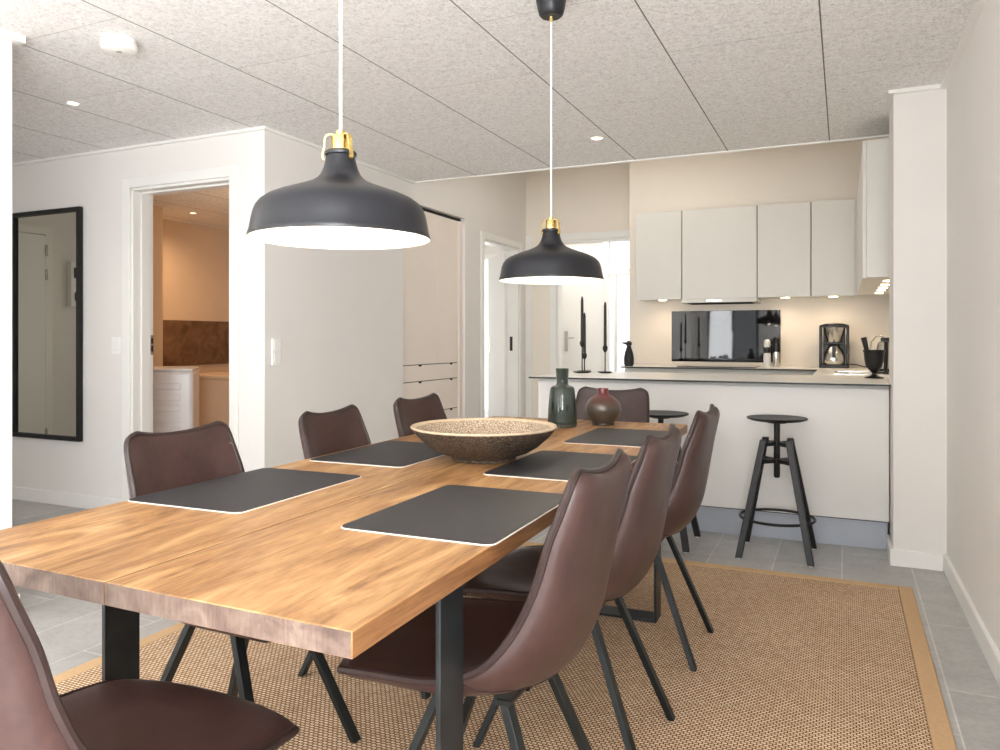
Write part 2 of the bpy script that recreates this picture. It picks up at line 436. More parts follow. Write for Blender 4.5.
# ---- trims
struct('trim_1', MB().box(-3.132, -3.105, 3.53, 5.24, H-.016, H), M['trimw'], 'white cove strip along the long left wall')
struct('trim_2', MB().box(-6.9, -3.105, 3.505, 3.53, H-.016, H), M['trimw'], 'white cove strip over the mirror and bathroom doorway')
ct = MB()
ct.prism([(WX(-3.3)-.03, -3.3), (WX(-3.3)+.01, -3.3), (WX(4.325)+.01, 4.325), (WX(4.325)-.03, 4.325)], H-.02, H)
struct('trim_3', ct, M['trimw'], 'white cove strip along the right wall')
struct('trim_4', MB().box(.205, .47, 4.30, 4.325, H-.018, H).box(.205, .228, 4.325, 4.74, H-.018, H), M['trimw'])
struct('trim_5', MB().box(-3.105, .5, 5.238, 5.25, H-.009, H+.02), M['trimw'], 'pale edge strip where the panelled ceiling ends')
struct('trim_6', MB().box(-3.132, -3.09, -3.3, 2.0295, H-.03, H).box(-3.27, -3.09, 2.0305, 2.06, H-.03, H), M['trimw'])
def base(name, poly, h=.085):
    return struct(name, MB().prism(poly, 0, h), M['trimw'], bevel=.004)
base('baseboard_right', [(WX(-3.3)-.016, -3.3), (WX(-3.3)+.01, -3.3), (WX(4.325)+.01, 4.325), (WX(4.325)-.016, 4.325)])
base('baseboard_pillar', [(.21, 4.307), (.447, 4.307), (.447, 4.33), (.228, 4.33), (.228, 4.63), (.21, 4.63)])
base('baseboard_hall', [(-6.9, 3.512), (-4.31, 3.512), (-4.31, 3.53), (-6.9, 3.53)], .09)
base('baseboard_hall_corner', [(-3.31, 3.512), (-3.112, 3.512), (-3.112, 5.085), (-3.13, 5.085), (-3.13, 3.53), (-3.31, 3.53)], .09)
base('baseboard_left', [(-3.132, -3.3), (-3.108, -3.3), (-3.108, 2.05), (-3.27, 2.05), (-3.27, 2.03), (-3.132, 2.03)], .09)
base('baseboard_dining', [(-3.13, cy1+.01), (-3.114, cy1+.01), (-3.114, dy0-.07), (-3.13, dy0-.07)], .09)

# ---- bathroom doorway frame
def frame_y(name, x0, x1, y0, y1, z, w=.065, t=.016):
    """door lining in a wall that faces -Y"""
    m = MB()
    for y in (y0 - t, y1):
        m.box(x0-w, x0, y, y+t, 0, z+w).box(x1, x1+w, y, y+t, 0, z+w).box(x0, x1, y, y+t, z, z+w)
    m.box(x0, x0+.018, y0, y1, 0, z).box(x1-.018, x1, y0, y1, 0, z).box(x0, x1, y0, y1, z-.018, z)
    m.box(x0+.018, x0+.03, y0+.06, y1-.03, 0, z-.018).box(x1-.03, x1-.018, y0+.06, y1-.03, 0, z-.018).box(x0+.018, x1-.018, y0+.06, y1-.03, z-.03, z-.018)
    return struct(name, m, M['trimw'], bevel=.003)
d1 = frame_y('door_1', bx0, bx1, 3.53, 3.69, bz)
sp_ = MB(); sp_.box(bx0+.03, bx0+.033, 3.655, 3.683, 1.04, 1.17)
sp_.build('strike_plate', M['chrome'], d1)
MB().box(bx0+.031, bx0+.0345, 3.662, 3.676, 1.06, 1.1).box(bx0+.031, bx0+.0345, 3.662, 3.676, 1.115, 1.15).build('keeper_slot', M['gap'], d1)
# ---- doorway in the long left wall
m = MB()
for x, t in ((-3.13, .016), (-3.266, .016)):
    m.box(x, x+t, dy0-.065, dy0, 0, dz+.065).box(x, x+t, dy1, dy1+.065, 0, dz+.065).box(x, x+t, dy0, dy1, dz, dz+.065)
m.box(-3.25, -3.13, dy0, dy0+.02, 0, dz).box(-3.25, -3.13, dy1-.02, dy1, 0, dz).box(-3.25, -3.13, dy0, dy1, dz-.02, dz)
d2 = struct('door_2', m, M['trimw'], bevel=.003)
MB().box(-3.225, -3.195, dy1-.023, dy1-.019, 1.02, 1.17).build('strike_plate', M['gap'], d2)
# its leaf, standing half open into the side room
hy_ = dy1 - .03; th = math.radians(128)
R = Matrix.Translation((-3.26, hy_, 0)) @ Matrix.Rotation(th, 4, 'Z')
MB().box(0, .8, -.02, .02, .01, dz-.03, R).build('door_leaf', M['doorw'], d2, bevel=.003)
MB().box(.68, .72, -.024, .024, 1.0, 1.17, R).box(.57, .72, -.06, -.045, 1.07, 1.09, R).build('handle', M['chrome'], d2)
# ---- opening to the entrance with its casing
m = MB()
m.box(ox0-.07, ox0, 7.584, 7.6, 0, oz+.07).box(ox0, ox1+.08, 7.584, 7.6, oz, oz+.07)
m.box(ox0, ox0+.02, 7.6, 7.72, 0, oz).box(ox0, ox1, 7.6, 7.72, oz-.02, oz)
struct('door_3', m, M['trimw'], bevel=.003)
struct('trim_7', MB().box(-3.132, -3.06, 7.585, 7.6, 0, oz+.07), M['trimw'])
# ---- entrance door and glazed sidelight
m = MB()
m.box(-3.22, -3.16, ey-.01, ey+.1, 0, 2.36).box(-2.6, -2.53, ey-.01, ey+.1, 0, 2.36).box(-1.96, -1.9, ey-.01, ey+.1, 0, 2.36)
m.box(-3.16, -2.6, ey-.01, ey+.1, 2.3, 2.36).box(-2.53, -1.96, ey-.01, ey+.1, 2.3, 2.36).box(-2.53, -1.96, ey, ey+.09, 1.9, 1.97).box(-2.53, -1.96, ey, ey+.09, 0, .12)
m.box(-2.47, -2.44, ey+.01, ey+.07, .12, 1.9)
e = struct('door_4', m, M['trimw'], bevel=.003)
MB().box(-3.158, -2.602, ey+.02, ey+.07, .01, 2.298).build('door_leaf', M['doorw'], e, bevel=.004)
hd = MB(); hd.box(-3.085, -3.045, ey+.008, ey+.02, 1.0, 1.24)
hd.tube([(-3.065, ey+.01, 1.157), (-3.065, ey-.035, 1.157), (-2.95, ey-.04, 1.157)], .009, 8)
hd.build('door_handle', M['chrome'], e)
MB().box(-2.44, -1.96, ey+.04, ey+.046, .12, 1.9).box(-2.53, -1.96, ey+.04, ey+.046, 1.97, 2.3).build('pane', M['win'], e)
# side room window
m = MB()
m.box(-4.6, -4.54, 9.0, 9.08, 0, 2.25).box(-3.78, -3.72, 9.0, 9.08, 0, 2.25).box(-4.54, -3.78, 9.0, 9.08, 2.19, 2.25).box(-4.54, -3.78, 9.0, 9.08, 0, .1)
w = struct('window_3', m, M['trimw'])
MB().box(-4.54, -3.78, 9.04, 9.046, .1, 2.19).build('pane', M['win'], w)
# hall end door (shows in the mirror)
m = MB().box(-6.9, -6.88, 2.18, 2.25, 0, 2.2).box(-6.9, -6.88, 2.25, 3.2, 2.13, 2.2).box(-6.9, -6.88, 3.13, 3.2, 0, 2.13)
d5 = struct('door_5', m, M['trimw'])
MB().box(-6.9, -6.865, 2.262, 3.12, .01, 2.12).build('door_leaf', M['doorw'], d5)
hg = MB()
for z in (.25, 1.75, 1.98): hg.tube([(-6.862, 2.256, z-.05), (-6.862, 2.256, z+.05)], .011, 8)
hg.build('hinge', M['chrome'], d5)
MB().box(-6.9, -6.895, 2.249, 2.262, .01, 2.12).build('shadow_gap', M['gap'], d5)

# ------------------------------------------------------------------ built-in closet in the recess
cl = thing('closet', 'pale built-in closet with two tall doors over drawers in the left wall', 'closet', (-3.166, cy0, 0))
D = cy1 - cy0
MB().box(-.6, -.02, .004, D-.004, 0, cz-.006).build('carcass', M['closet'], cl)
def front(name, y0, y1, z0, z1): return MB().box(-.02, 0, y0, y1, z0, z1).build(name, M['closet'], cl, bevel=.002)
front('door', .008, D/2+.08, .937, cz-.03); front('door', D/2+.084, D-.07, .937, cz-.03)
for z0, z1 in ((.80, .931), (.535, .794), (.07, .529)):
    f = front('drawer', .008, D-.07, z0, z1)
    for yy in (.32, .86):
        MB().box(-.004, .003, yy-.02, yy+.02, z1-.012, z1+.002).build('pull_notch', M['gap'], f)
MB().box(-.02, .012, D-.066, D-.006, 0, cz-.03).build('side_filler', M['closet'], cl)
for x1, y1, z0, z1 in ((-.006, D-.07, .931, .937), (-.006, D-.07, .794, .80), (-.006, D-.07, .529, .535), (-.004, D-.006, cz-.03, cz-.006)):
    MB().box(-.018, x1, .006, y1, z0, z1).build('shadow_line', M['gap'], cl)

# ------------------------------------------------------------------ rug
rug = thing('rug', 'woven beige jute rug with a plain cotton border under the dining table', 'rug')
MB().box(-2.36, .225, .25, 3.875, .001, .011).build('weave', M['rug'], rug, bevel=.003)
rb = MB()
rb.box(-2.42, -2.36, .19, 3.935, .001, .0125).box(.225, .285, .19, 3.935, .001, .0125).box(-2.36, .225, .19, .25, .001, .0125).box(-2.36, .225, 3.875, 3.935, .001, .0125)
rb.build('border', M['rugedge'], rug, bevel=.003)
RZ = .0125

# ------------------------------------------------------------------ dining table (local: x across, y along)
TZ = .75
tb = thing('dining_table', 'long rustic oak plank dining table on flat black steel frames', 'table', (-1.122, 2.205, 0), math.radians(1.15))
TW, TL, TT = .494, 1.345, .039
MB().box(-.0019, .0019, -TL+.0035, TL-.002, TZ-.012, TZ-.0012).build('seam_shade_strip', M['gap'], tb)  # dark strip painting the shade inside the open seam between planks
ny = lambda x: -TL + .001 - .018*x/TW         # the near end is sawn a touch out of square
pl = MB().prism([(-TW, ny(-TW)), (-.002, ny(0)), (-.002, TL), (-TW, TL)], TZ-TT, TZ).build('tabletop_plank', M['wood'], tb, bevel=.0022, seg=2)
p2 = MB().prism([(.002, ny(0)), (TW-.005, ny(TW)), (TW-.005, TL), (.002, TL)], TZ-TT, TZ).build('tabletop_plank', M['wood'], tb, bevel=.0022, seg=2)
for par, x0, x1 in ((pl, -TW+.0015, -.002), (p2, .002, TW-.0065)):
    MB().prism([(x0, ny(x0)-.0008), (x1, ny(x1)-.0008), (x1, ny(x1)+.001), (x0, ny(x0)+.001)], TZ-TT+.0015, TZ-.0015).build('end_grain', M['endgrain'], par)
MB().box(TW-.0056, TW-.0042, ny(TW)+.001, TL-.002, TZ-TT+.0015, TZ-.0015).build('shaded_edge', M['woodside'], p2)  # thin strip carrying the painted shade of the table's right side
for y0, xl, xr in ((-1.012, -.416, .440), (.80, -.416, .457)):
    for x in (xl, xr-.010):
        MB().box(x, x+.010, y0, y0+.095, RZ, TZ-TT).build('leg', M['steelblk'], tb, bevel=.0015)
    MB().box(xl+.010, xr-.010, y0, y0+.095, RZ, RZ+.010).build('foot_bar', M['steelblk'], tb, bevel=.0015)
    MB().box(xl+.010, xr-.010, y0, y0+.095, TZ-TT-.010, TZ-TT).build('top_bar', M['steelblk'], tb)

# ------------------------------------------------------------------ dining chairs
def catmull(P, n):
    out = []
    K = len(P)
    for i in range(K-1):
        p0 = P[max(i-1, 0)]; p1 = P[i]; p2 = P[i+1]; p3 = P[min(i+2, K-1)]
        for j in range(n):
            t = j / n
            out.append([0.5*((2*b) + (-a+c)*t + (2*a-5*b+4*c-d)*t*t + (-a+3*b-3*c+d)*t**3) for a, b, c, d in zip(p0, p1, p2, p3)])
    out.append(list(P[-1]))
    return out
ST = [  # centre y,z ; edge y,z ; half width
 (.292,.424, .256,.420, .190), (.297,.436, .266,.433, .210), (.283,.449, .250,.448, .226),
 (.18,.450, .165,.458, .235), (.05,.441, .055,.465, .237), (-.045,.436, -.010,.478, .234),
 (-.108,.446, -.070,.505, .224), (-.156,.480, -.109,.545, .213), (-.188,.540, -.143,.600, .202),
 (-.204,.612, -.171,.670, .194), (-.217,.692, -.191,.742, .190), (-.228,.765, -.214,.805, .185),
 (-.238,.822, -.228,.846, .180), (-.243,.851, -.2335,.866, .170), (-.245,.862, -.235,.876, .144)]
def make_chair():
    root = thing('dining_chair', 'x', 'chair')
    rows = catmull(ST, 4); NU = 20
    G = []
    for (yc, zc, ye, ze, w) in rows:
        r = []
        for i in range(NU+1):
            u = -1 + 2*i/NU
            b = abs(u)**2.1
            r.append(Vector((w*math.copysign(abs(u)**.92, u), yc + (ye-yc)*b, zc + (ze-zc)*b)))
        G.append(r)
    nv = len(G)
    N = []
    for a in range(nv):
        r = []
        for i in range(NU+1):
            du = G[a][min(i+1, NU)] - G[a][max(i-1, 0)]
            dv = G[min(a+1, nv-1)][i] - G[max(a-1, 0)][i]
            n = du.cross(dv); n.normalize(); r.append(n)
        N.append(r)
    if N[8][NU//2].z < 0: N = [[-n for n in r] for r in N]
    T = .024
    vin = []; vout = []
    for a in range(nv):
        for i in range(NU+1):
            u = -1 + 2*i/NU; v = a/(nv-1)
            e = min(1-abs(u), .30)/.30; f = min(v, 1-v, .12)/.12
            k = math.sqrt(max(0, 1-(1-e)**2)) * math.sqrt(max(0, 1-(1-f)**2))
            vin.append(G[a][i] + N[a][i]*(.004*k)); vout.append(G[a][i] - N[a][i]*(.012 + T*k))
    fs = []; n1 = len(vin); W = NU+1
    for a in range(nv-1):
        for i in range(NU):
            q = (a*W+i, a*W+i+1, (a+1)*W+i+1, (a+1)*W+i)
            fs.append(q); fs.append(tuple(reversed([x+n1 for x in q])))
    ring = [i for i in range(W)] + [a*W+NU for a in range(1, nv)] + [(nv-1)*W+i for i in range(NU-1, -1, -1)] + [a*W for a in range(nv-2, 0, -1)]
    L = len(ring)
    for k in range(L):
        a, b = ring[k], ring[(k+1) % L]
        fs.append((a, a+n1, b+n1, b))
    MB().add(vin + vout, fs).build('shell', M['leather'], root, angle=60)
    rim = [(vin[k]*.5 + vout[k]*.5) for k in ring]
    MB().tube(rim, .0088, 8, closed=True).build('piping', M['piping'], root)
    # stitched seam across the lower back
    a0 = min(range(nv), key=lambda a: abs(rows[a][1]-.462) + (0 if rows[a][0] < -.1 else 9))
    seam = []
    for i in range(W):                      # level seam: dips towards the middle less than the shell rows do
        u = -1 + 2*i/NU
        a = min(nv-1, max(0, a0 - int(round(5*abs(u)**2))))
        seam.append(vout[a*W+i] - N[a][i]*.0004)
    MB().tube(seam, .0014, 5).build('seam', M['piping'], root)
    # frame: two cross plates and four slanted legs
    for s in (1, -1):
        MB().box(-.13, .13, s*.075-.016, s*.075+.016, .388, .400).build('frame_plate', M['legblk'], root, bevel=.002)
        for q in (-1, 1):
            MB().box(q*.105-.02, q*.105+.02, s*.075-.014, s*.075+.014, .3995, .430).build('spacer', M['plastb'], root)
    for sx in (-1, 1):
        for sy in (-1, 1):
            p0 = Vector((sx*.112, sy*.075, .390)); p1 = Vector((sx*.185, sy*.232, 0))
            MB().floorbeam(p1, p0, .030, .019, (1, 0, 0)).build('leg', M['legblk'], root, bevel=.0015)
    return root
chair0 = make_chair()
chairs = [
 # x, y, facing (0 = faces +Y), label
 (-.705, 1.535, PI/2, 'brown leather dining chair on the right side, nearest the camera beside the front table leg'),
 (-.700, 2.09, PI/2, 'brown leather dining chair, middle of the three on the right side of the table'),
 (-.700, 2.83, PI/2, 'brown leather dining chair on the right side, farthest along towards the bar stools'),
 (-1.487, 1.60, -PI/2, 'brown leather dining chair in front of the bathroom doorway, behind the front left placemat'),
 (-1.447, 2.262, -PI/2+.07, 'brown leather dining chair against the plain white wall, middle of the left side'),
 (-1.474, 2.905, -PI/2, 'brown leather dining chair in front of the closet drawers, behind the carved bowl'),
 (-1.085, 3.565, PI, 'brown leather dining chair at the far head of the table, behind the round vase'),
 (-1.108, .82, 0, 'brown leather dining chair at the near head of the table, cut by the bottom edge'),
]
CH = []
for i, (x, y, rz, lab) in enumerate(chairs):
    c = chair0 if i == 0 else copy_tree(chair0)
    c.location = (x, y, RZ); c.rotation_euler = (0, 0, rz); c['label'] = lab; c['group'] = 'brown leather chairs around the dining table'
    CH.append(c)

# ------------------------------------------------------------------ placemats
def rrect(x, y, r, n=5):
    out = []
    for cx_, cy_, a0 in ((x-r, y-r, 0), (-x+r, y-r, 90), (-x+r, -y+r, 180), (x-r, -y+r, 270)):
        for k in range(n+1):
            a = math.radians(a0 + 90*k/n); out.append((cx_ + r*math.cos(a), cy_ + r*math.sin(a)))
    return out
pm0 = thing('placemat', 'x', 'placemat')
MB().prism(rrect(.178, .254, .022), 0, .0022).build('felt_backing', M['matedge'], pm0)
MB().prism(rrect(.1755, .2515, .020), .0022, .0040).build('leather_top', M['matblk'], pm0)
mats = [(-1.425, 1.566, 1.2, 'black placemat with pale edge at the front left, before the chair by the bathroom doorway'),
        (-1.415, 2.245, 1.2, 'black placemat with pale edge on the left side, partly behind the carved bowl'),
        (-.790, 1.560, 1.0, 'black placemat on the near right of the table, closest to the front corner'),
        (-.790, 2.250, 1.2, 'black placemat on the right side just beside the carved bowl'),
        (-.805, 2.985, 1.2, 'black placemat on the far right of the table in front of the round vase')]
for i, (x, y, a, lab) in enumerate(mats):
    o = pm0 if i == 0 else copy_tree(pm0)
    o.location = (x, y, TZ); o.rotation_euler = (0, 0, math.radians(a)); o['label'] = lab; o['group'] = 'black placemats on the dining table'

# ------------------------------------------------------------------ bowl and vases
bw = thing('bowl', 'wide carved wooden bowl with a pale rim in the middle of the table', 'bowl', (-1.080, 2.258, TZ))
MB().lathe([(0,0),(.100,0),(.106,.003),(.107,.009),(.112,.013),(.148,.026),(.182,.046),(.188,.053),(.191,.055),(.212,.073),(.228,.090),(.238,.104)], 64).build('outside', M['bowl'], bw, angle=25)
MB().lathe([(.222,.1045),(.20,.08),(.16,.050),(.10,.032),(.04,.024),(0,.023)], 64).build('inside', M['bowlin'], bw, angle=60)
MB().lathe([(.238,.104),(.241,.107),(.239,.111),(.230,.110),(.222,.1045)], 64).build('rim', M['bowlrim'], bw, angle=60)
gv = MB().lathe([(0,.0),(.060,.0),(.065,.004),(.0665,.012),(.064,.08),(.059,.14),(.056,.166),(.052,.178),(.042,.184),(.030,.187),(.0262,.194),(.0268,.215),(.0300,.258),(.0305,.262),(.0285,.262),(.0250,.215),(.0245,.196),(.028,.19),(.048,.175),(.054,.16),(.060,.08),(.061,.016),(.05,.012),(0,.011)], 40).build('vase', M['gglass'], angle=40)
gv.location = (-1.160, 3.245, TZ); tag(gv, 'smoky green glass bottle vase standing behind the carved bowl', 'vase')
rv = MB().lathe([(0,0),(.05,0),(.054,.004),(.051,.010),(.06,.022),(.076,.045),(.083,.072),(.080,.094),(.066,.115),(.046,.130),(.030,.139),(.0245,.145),(.0235,.155),(.0255,.166),(.0245,.168),(.0215,.166),(.019,.15),(.02,.14),(.04,.128),(.07,.1),(.074,.07),(.05,.02),(0,.012)], 40).build('vase', M['rvase'], angle=40)
rv.location = (-1.012, 3.388, TZ); tag(rv, 'round brown ceramic vase with a short reddish neck at the far end of the table', 'vase')

# ------------------------------------------------------------------ pendant lamps
def make_lamp():
    root = thing('pendant_lamp', 'x', 'lamp')
    K = [(.1905,-.004),(.192,.0),(.1905,.005),(.188,.0125),(.1850,.030),(.1815,.047),(.1765,.060),(.1680,.071),(.155,.0805),(.135,.0895),(.110,.0985),(.082,.1085),(.062,.117),(.050,.125),(.0425,.134),(.037,.146),(.033,.160),(.0305,.172),(.0295,.178)]
    sh = MB().lathe(K, 72).build('shade', M['shade'], root, angle=50)
    inn = [(.1905,-.004)] + [(r-.0028, z-.0015) for r, z in K[1:]] + [(.004, .1755)]
    MB().lathe(inn, 72).build('shade_lining', M['shadein'], root, angle=50)
    cap = MB().lathe([(.0305,.174),(.0335,.176),(.0340,.181),(.031,.1845),(.022,.185),(.012,.185)], 32); cap.build('shade_cap', M['shade'], root)
    so = MB().lathe([(.012,.185),(.0205,.185),(.0205,.212),(.018,.217),(.0095,.219),(.0095,.228),(.007,.2295),(0,.2295)], 28); so.build('socket', M['brass'], root)
    for k in range(3):
        a = math.radians(100 + 120*k); ca, sa = math.cos(a), math.sin(a)
        pr = [(.012,.2175),(.024,.2185),(.0310,.215),(.0340,.207),(.0350,.192),(.0375,.180),(.0390,.173),(.0375,.166),(.0350,.163)]
        b = MB()
        for (r0, z0), (r1, z1) in zip(pr, pr[1:]):
            b.beam((r0*ca, r0*sa, z0), (r1*ca, r1*sa, z1), .010, .003, (-sa, ca, 0))
        b.build('bracket', M['brass'], root)
    top = H - 1.363
    MB().tube([(0,0,.229), (0,0,top-.075)], .0034, 10).build('cord', M['cord'], root)
    cn = MB().lathe([(.0,top-.073),(.036,top-.073),(.044,top-.066),(.050,top-.045),(.0565,top-.010),(.0575,top-.002),(.050,top-.0003),(0,top-.0003)], 32).build('ceiling_cup', M['shade'], root)
    MB().lathe([(0,top-.092),(.0055,top-.092),(.0065,top-.083),(.008,top-.0725)], 16).build('cord_grip', M['brass'], cn)
    MB().lathe([(0,.045),(.018,.048),(.029,.062),(.031,.078),(.026,.096),(.016,.115),(.013,.13),(.013,.176)], 24).build('bulb', M['bulb'], root)
    return root
LA = make_lamp(); LA.location = (-.984, 1.345, 1.363); LA['label'] = 'big black dome pendant lamp hanging nearest the camera on a white cord'
LA.rotation_euler = (math.radians(-1.0), math.radians(2.2), 0)
LB = copy_tree(LA); LB.location = (-.979, 2.618, 1.363); LB['label'] = 'black dome pendant lamp farther off, over the vases before the kitchen'
LB.rotation_euler = (0, 0, 0)
for o in (LA, LB): o['group'] = 'black pendant lamps over the table'
LA.rotation_euler = (0, 0, 0)

# ------------------------------------------------------------------ ceiling fixtures
sd = thing('smoke_alarm', 'round white smoke alarm on the panelled ceiling at upper left', 'smoke alarm', (-2.772, 2.247, H))
MB().lathe([(0,0),(.066,0),(.068,-.006),(.068,-.022),(.072,-.024),(.072,-.030),(.066,-.044),(.05,-.05),(0,-.05)], 40).build('housing', M['plastw'], sd, angle=30)
MB().lathe([(0,-.0515),(.012,-.0515),(.013,-.0495)], 16).build('test_button', M['chrome'], sd)
def downlight(x, y, z, lab, grp=None, r=.036):
    t = thing('downlight', lab, 'light', (x, y, z), 0, grp)
    MB().lathe([(r*.72,-.001),(r*.78,-.004),(r*.97,-.004),(r,-.0005)], 28).build('trim_ring', M['plastw'], t)
    MB().lathe([(0,-.0015),(r*.74,-.0015)], 28).build('lens', M['spot'], t)
    return t
downlight(-3.735, 2.746, H, 'small recessed spotlight in the hall ceiling above the mirror')
downlight(-1.405, 4.573, H, 'small recessed spotlight in the ceiling before the kitchen', r=.045)
downlight(-5.907, 5.635, H, 'small recessed spotlight seen through the bathroom doorway')

# ------------------------------------------------------------------ hall: mirror, switches
mr = thing('wall_mirror', 'tall black-framed mirror on the hall wall', 'mirror', (-5.053, 3.53, 1.2455))
mx, mz, fw = .354, .795, .03
MB().box(-mx, mx, -.034, -.002, mz-fw, mz).box(-mx, mx, -.034, -.002, -mz, -mz+fw).box(-mx, -mx+fw, -.034, -.002, -mz+fw, mz-fw).box(mx-fw, mx, -.034, -.002, -mz+fw, mz-fw).build('frame', M['black'], mr, bevel=.003)
MB().box(-mx+fw, mx-fw, -.016, -.012, -mz+fw, mz-fw).build('mirror_glass', M['mirror'], mr)
eb = thing('meter_box', 'small white fuse and meter box on the hall end wall, seen in the mirror', 'box', (-6.9, 1.93, 1.68))
MB().box(0, .06, -.09, .09, -.22, .22).build('housing', M['plastw'], eb, bevel=.006)
MB().box(.058, .066, -.06, .06, .06, .16).build('window', M['glassblk'], eb); MB().box(.058, .068, -.05, .05, -.16, -.08).build('breakers', M['gap'], eb)
def switch(name, lab, x, y, z, rz, h=.08, rockers=1, cat='switch'):
    t = thing(name, lab, cat, (x, y, z), rz)       # local: faces -Y
    MB().box(-.04, .04, -.012, 0, -h/2, h/2).build('plate', M['switch'], t, bevel=.003)
    for k in range(rockers):
        zc = (k-(rockers-1)/2)*.075
        MB().box(-.028, .028, -.017, -.012, zc-.03, zc+.03).build('rocker', M['switch'], t, bevel=.002)
    return t
switch('light_switch', 'white light switch on the hall wall beside the bathroom doorway', -4.372, 3.53, 1.10, 0, .115)
so = switch('wall_socket', 'white double switch and socket plate near the corner of the long wall', -3.13, 3.625, 1.067, PI/2, .16, 2, 'socket')
MB().lathe([(0,-.0178),(.02,-.0178),(.021,-.0165)], 20).build('socket_face', M['chrome'], so).matrix_local = Matrix.Translation((0,0,-.0375)) @ Matrix.Rotation(PI/2*-1, 4, 'X') @ Matrix.Translation((0,0,.0352)) @ Matrix.Rotation(PI, 4, 'X') if False else Matrix.Translation((0,-.0002,-.0375)) @ Matrix.Rotation(-PI/2, 4, 'X') @ Matrix.Scale(-1, 4, (0,0,1))

# ------------------------------------------------------------------ bathroom
bs = MB().box(-6.5, -6.485, 5.23, 7.2, .86, 1.345).build('wall_tiles', M['stone']); bs['kind'] = 'structure'; bs.name = 'trim_bathroom_tiles'
wm = thing('washing_machine', 'white washing machine with a ribbed side seen through the bathroom doorway', 'washing machine', (-4.82 - .62*math.cos(.72), 4.60 - .62*math.sin(.72), 0), .72)
MB().box(0, .62, 0, .6, .015, .885).build('body', M['appl'], wm, bevel=.03, seg=4)
for k in range(8):
    z = .12 + .088*k
    MB().box(.04, .53, -.012, .002, z, z+.05).build('pressed_rib', M['appl'], wm, bevel=.008, seg=3)
MB().box(.005, .615, .005, .595, .885, .905).build('top_plate', M['appl'], wm, bevel=.008, seg=3)
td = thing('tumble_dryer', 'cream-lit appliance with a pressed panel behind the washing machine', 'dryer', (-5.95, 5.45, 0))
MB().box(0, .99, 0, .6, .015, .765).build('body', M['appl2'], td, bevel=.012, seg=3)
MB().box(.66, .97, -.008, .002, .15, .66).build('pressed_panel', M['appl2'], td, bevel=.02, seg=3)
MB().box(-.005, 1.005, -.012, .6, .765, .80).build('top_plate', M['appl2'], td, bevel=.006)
# ------------------------------------------------------------------ kitchen peninsula
CZ = .905
pn = thing('kitchen_peninsula', 'white kitchen peninsula with a thin dark-edged worktop and grey plinth', 'kitchen peninsula', (0,0,0))
MB().box(-1.81, .222, 4.60, 4.62, .157, CZ-.03).build('front_panel', M['panel'], pn, bevel=.0015)
MB().box(-1.81, .222, 4.62, 5.28, .157, CZ-.014).build('carcass', M['panel'], pn)
MB().box(-1.79, .215, 4.627, 5.2, 0, .157).build('plinth', M['plinth'], pn)
MB().box(-1.80, .222, 4.615, 4.64, .150, .158).build('shadow_gap', M['gap'], pn)
MB().box(-1.842, .226, 4.515, 5.42, CZ-.012, CZ-.0015).build('worktop_edge', M['wedge'], pn)
MB().box(-1.841, .2255, 4.5165, 5.419, CZ-.0016, CZ).build('worktop', M['worktop'], pn)
# right-hand run with the sink
rr = thing('kitchen_sink_unit', 'worktop run with inset sink along the right kitchen wall', 'kitchen unit', (0,0,0))
MB().box(-.14, .415, 5.424, 6.48, .1, CZ-.014).build('carcass', M['cab'], rr)
MB().box(-.19, .42, 5.424, 7.095, CZ-.012, CZ).box(.2265, .42, 4.725, 5.424, CZ-.012, CZ).build('worktop', M['worktop'], rr)
sk = MB()
sk.box(-.06, .30, 5.62, 5.64, CZ, CZ+.006).box(-.06, .30, 6.10, 6.12, CZ, CZ+.006).box(-.06, -.04, 5.64, 6.10, CZ, CZ+.006).box(.28, .30, 5.64, 6.10, CZ, CZ+.006).box(-.04, .28, 5.64, 6.10, CZ-.0005, CZ+.001)
sk.build('sink', M['chrome'], rr)
# back run
bk = thing('kitchen_base_cabinet', 'white base cabinets with drawers along the back kitchen wall', 'kitchen unit', (0,0,0))
MB().box(-1.76, -.21, 6.56, 7.095, .0, CZ-.014).build('carcass', M['cab'], bk)
for x0, x1 in ((-1.76, -1.30), (-1.296, -.70), (-.696, -.2)):
    for z0, z1 in ((.72, CZ-.03), (.41, .716), (.1, .406)):
        MB().box(x0, x1, 6.54, 6.56, z0, z1).build('drawer', M['cab'], bk, bevel=.0015)
MB().box(-1.785, -.192, 6.5, 7.095, CZ-.012, CZ-.0015).build('worktop_edge', M['wedge'], bk)
MB().box(-1.784, -.192, 6.5015, 7.095, CZ-.0016, CZ).build('worktop', M['worktop'], bk)
hb = thing('cooking_hob', 'flat black glass hob on the back worktop under the hood', 'hob', (-.98, 6.78, CZ))
MB().box(-.32, .32, -.25, .22, .0002, .008).build('glass_top', M['glassblk'], hb, bevel=.002)
hz = MB()
for x, y, r in ((-.17,-.11,.09),(.17,-.11,.075),(-.17,.1,.075),(.17,.1,.09)): hz.lathe([(r-.002,.0083),(r,.0083)], 32, (x,y,0))
hz.build('cooking_zone', M['chrome'], hb, fixn=False)
sg = thing('splashback', 'glossy black glass splashback behind the hob', 'splashback', (-.985, 7.1, 1.17))
MB().box(-.475, .478, -.008, -.0005, -.232, .232).build('glass', M['glassblk'], sg, bevel=.0015)

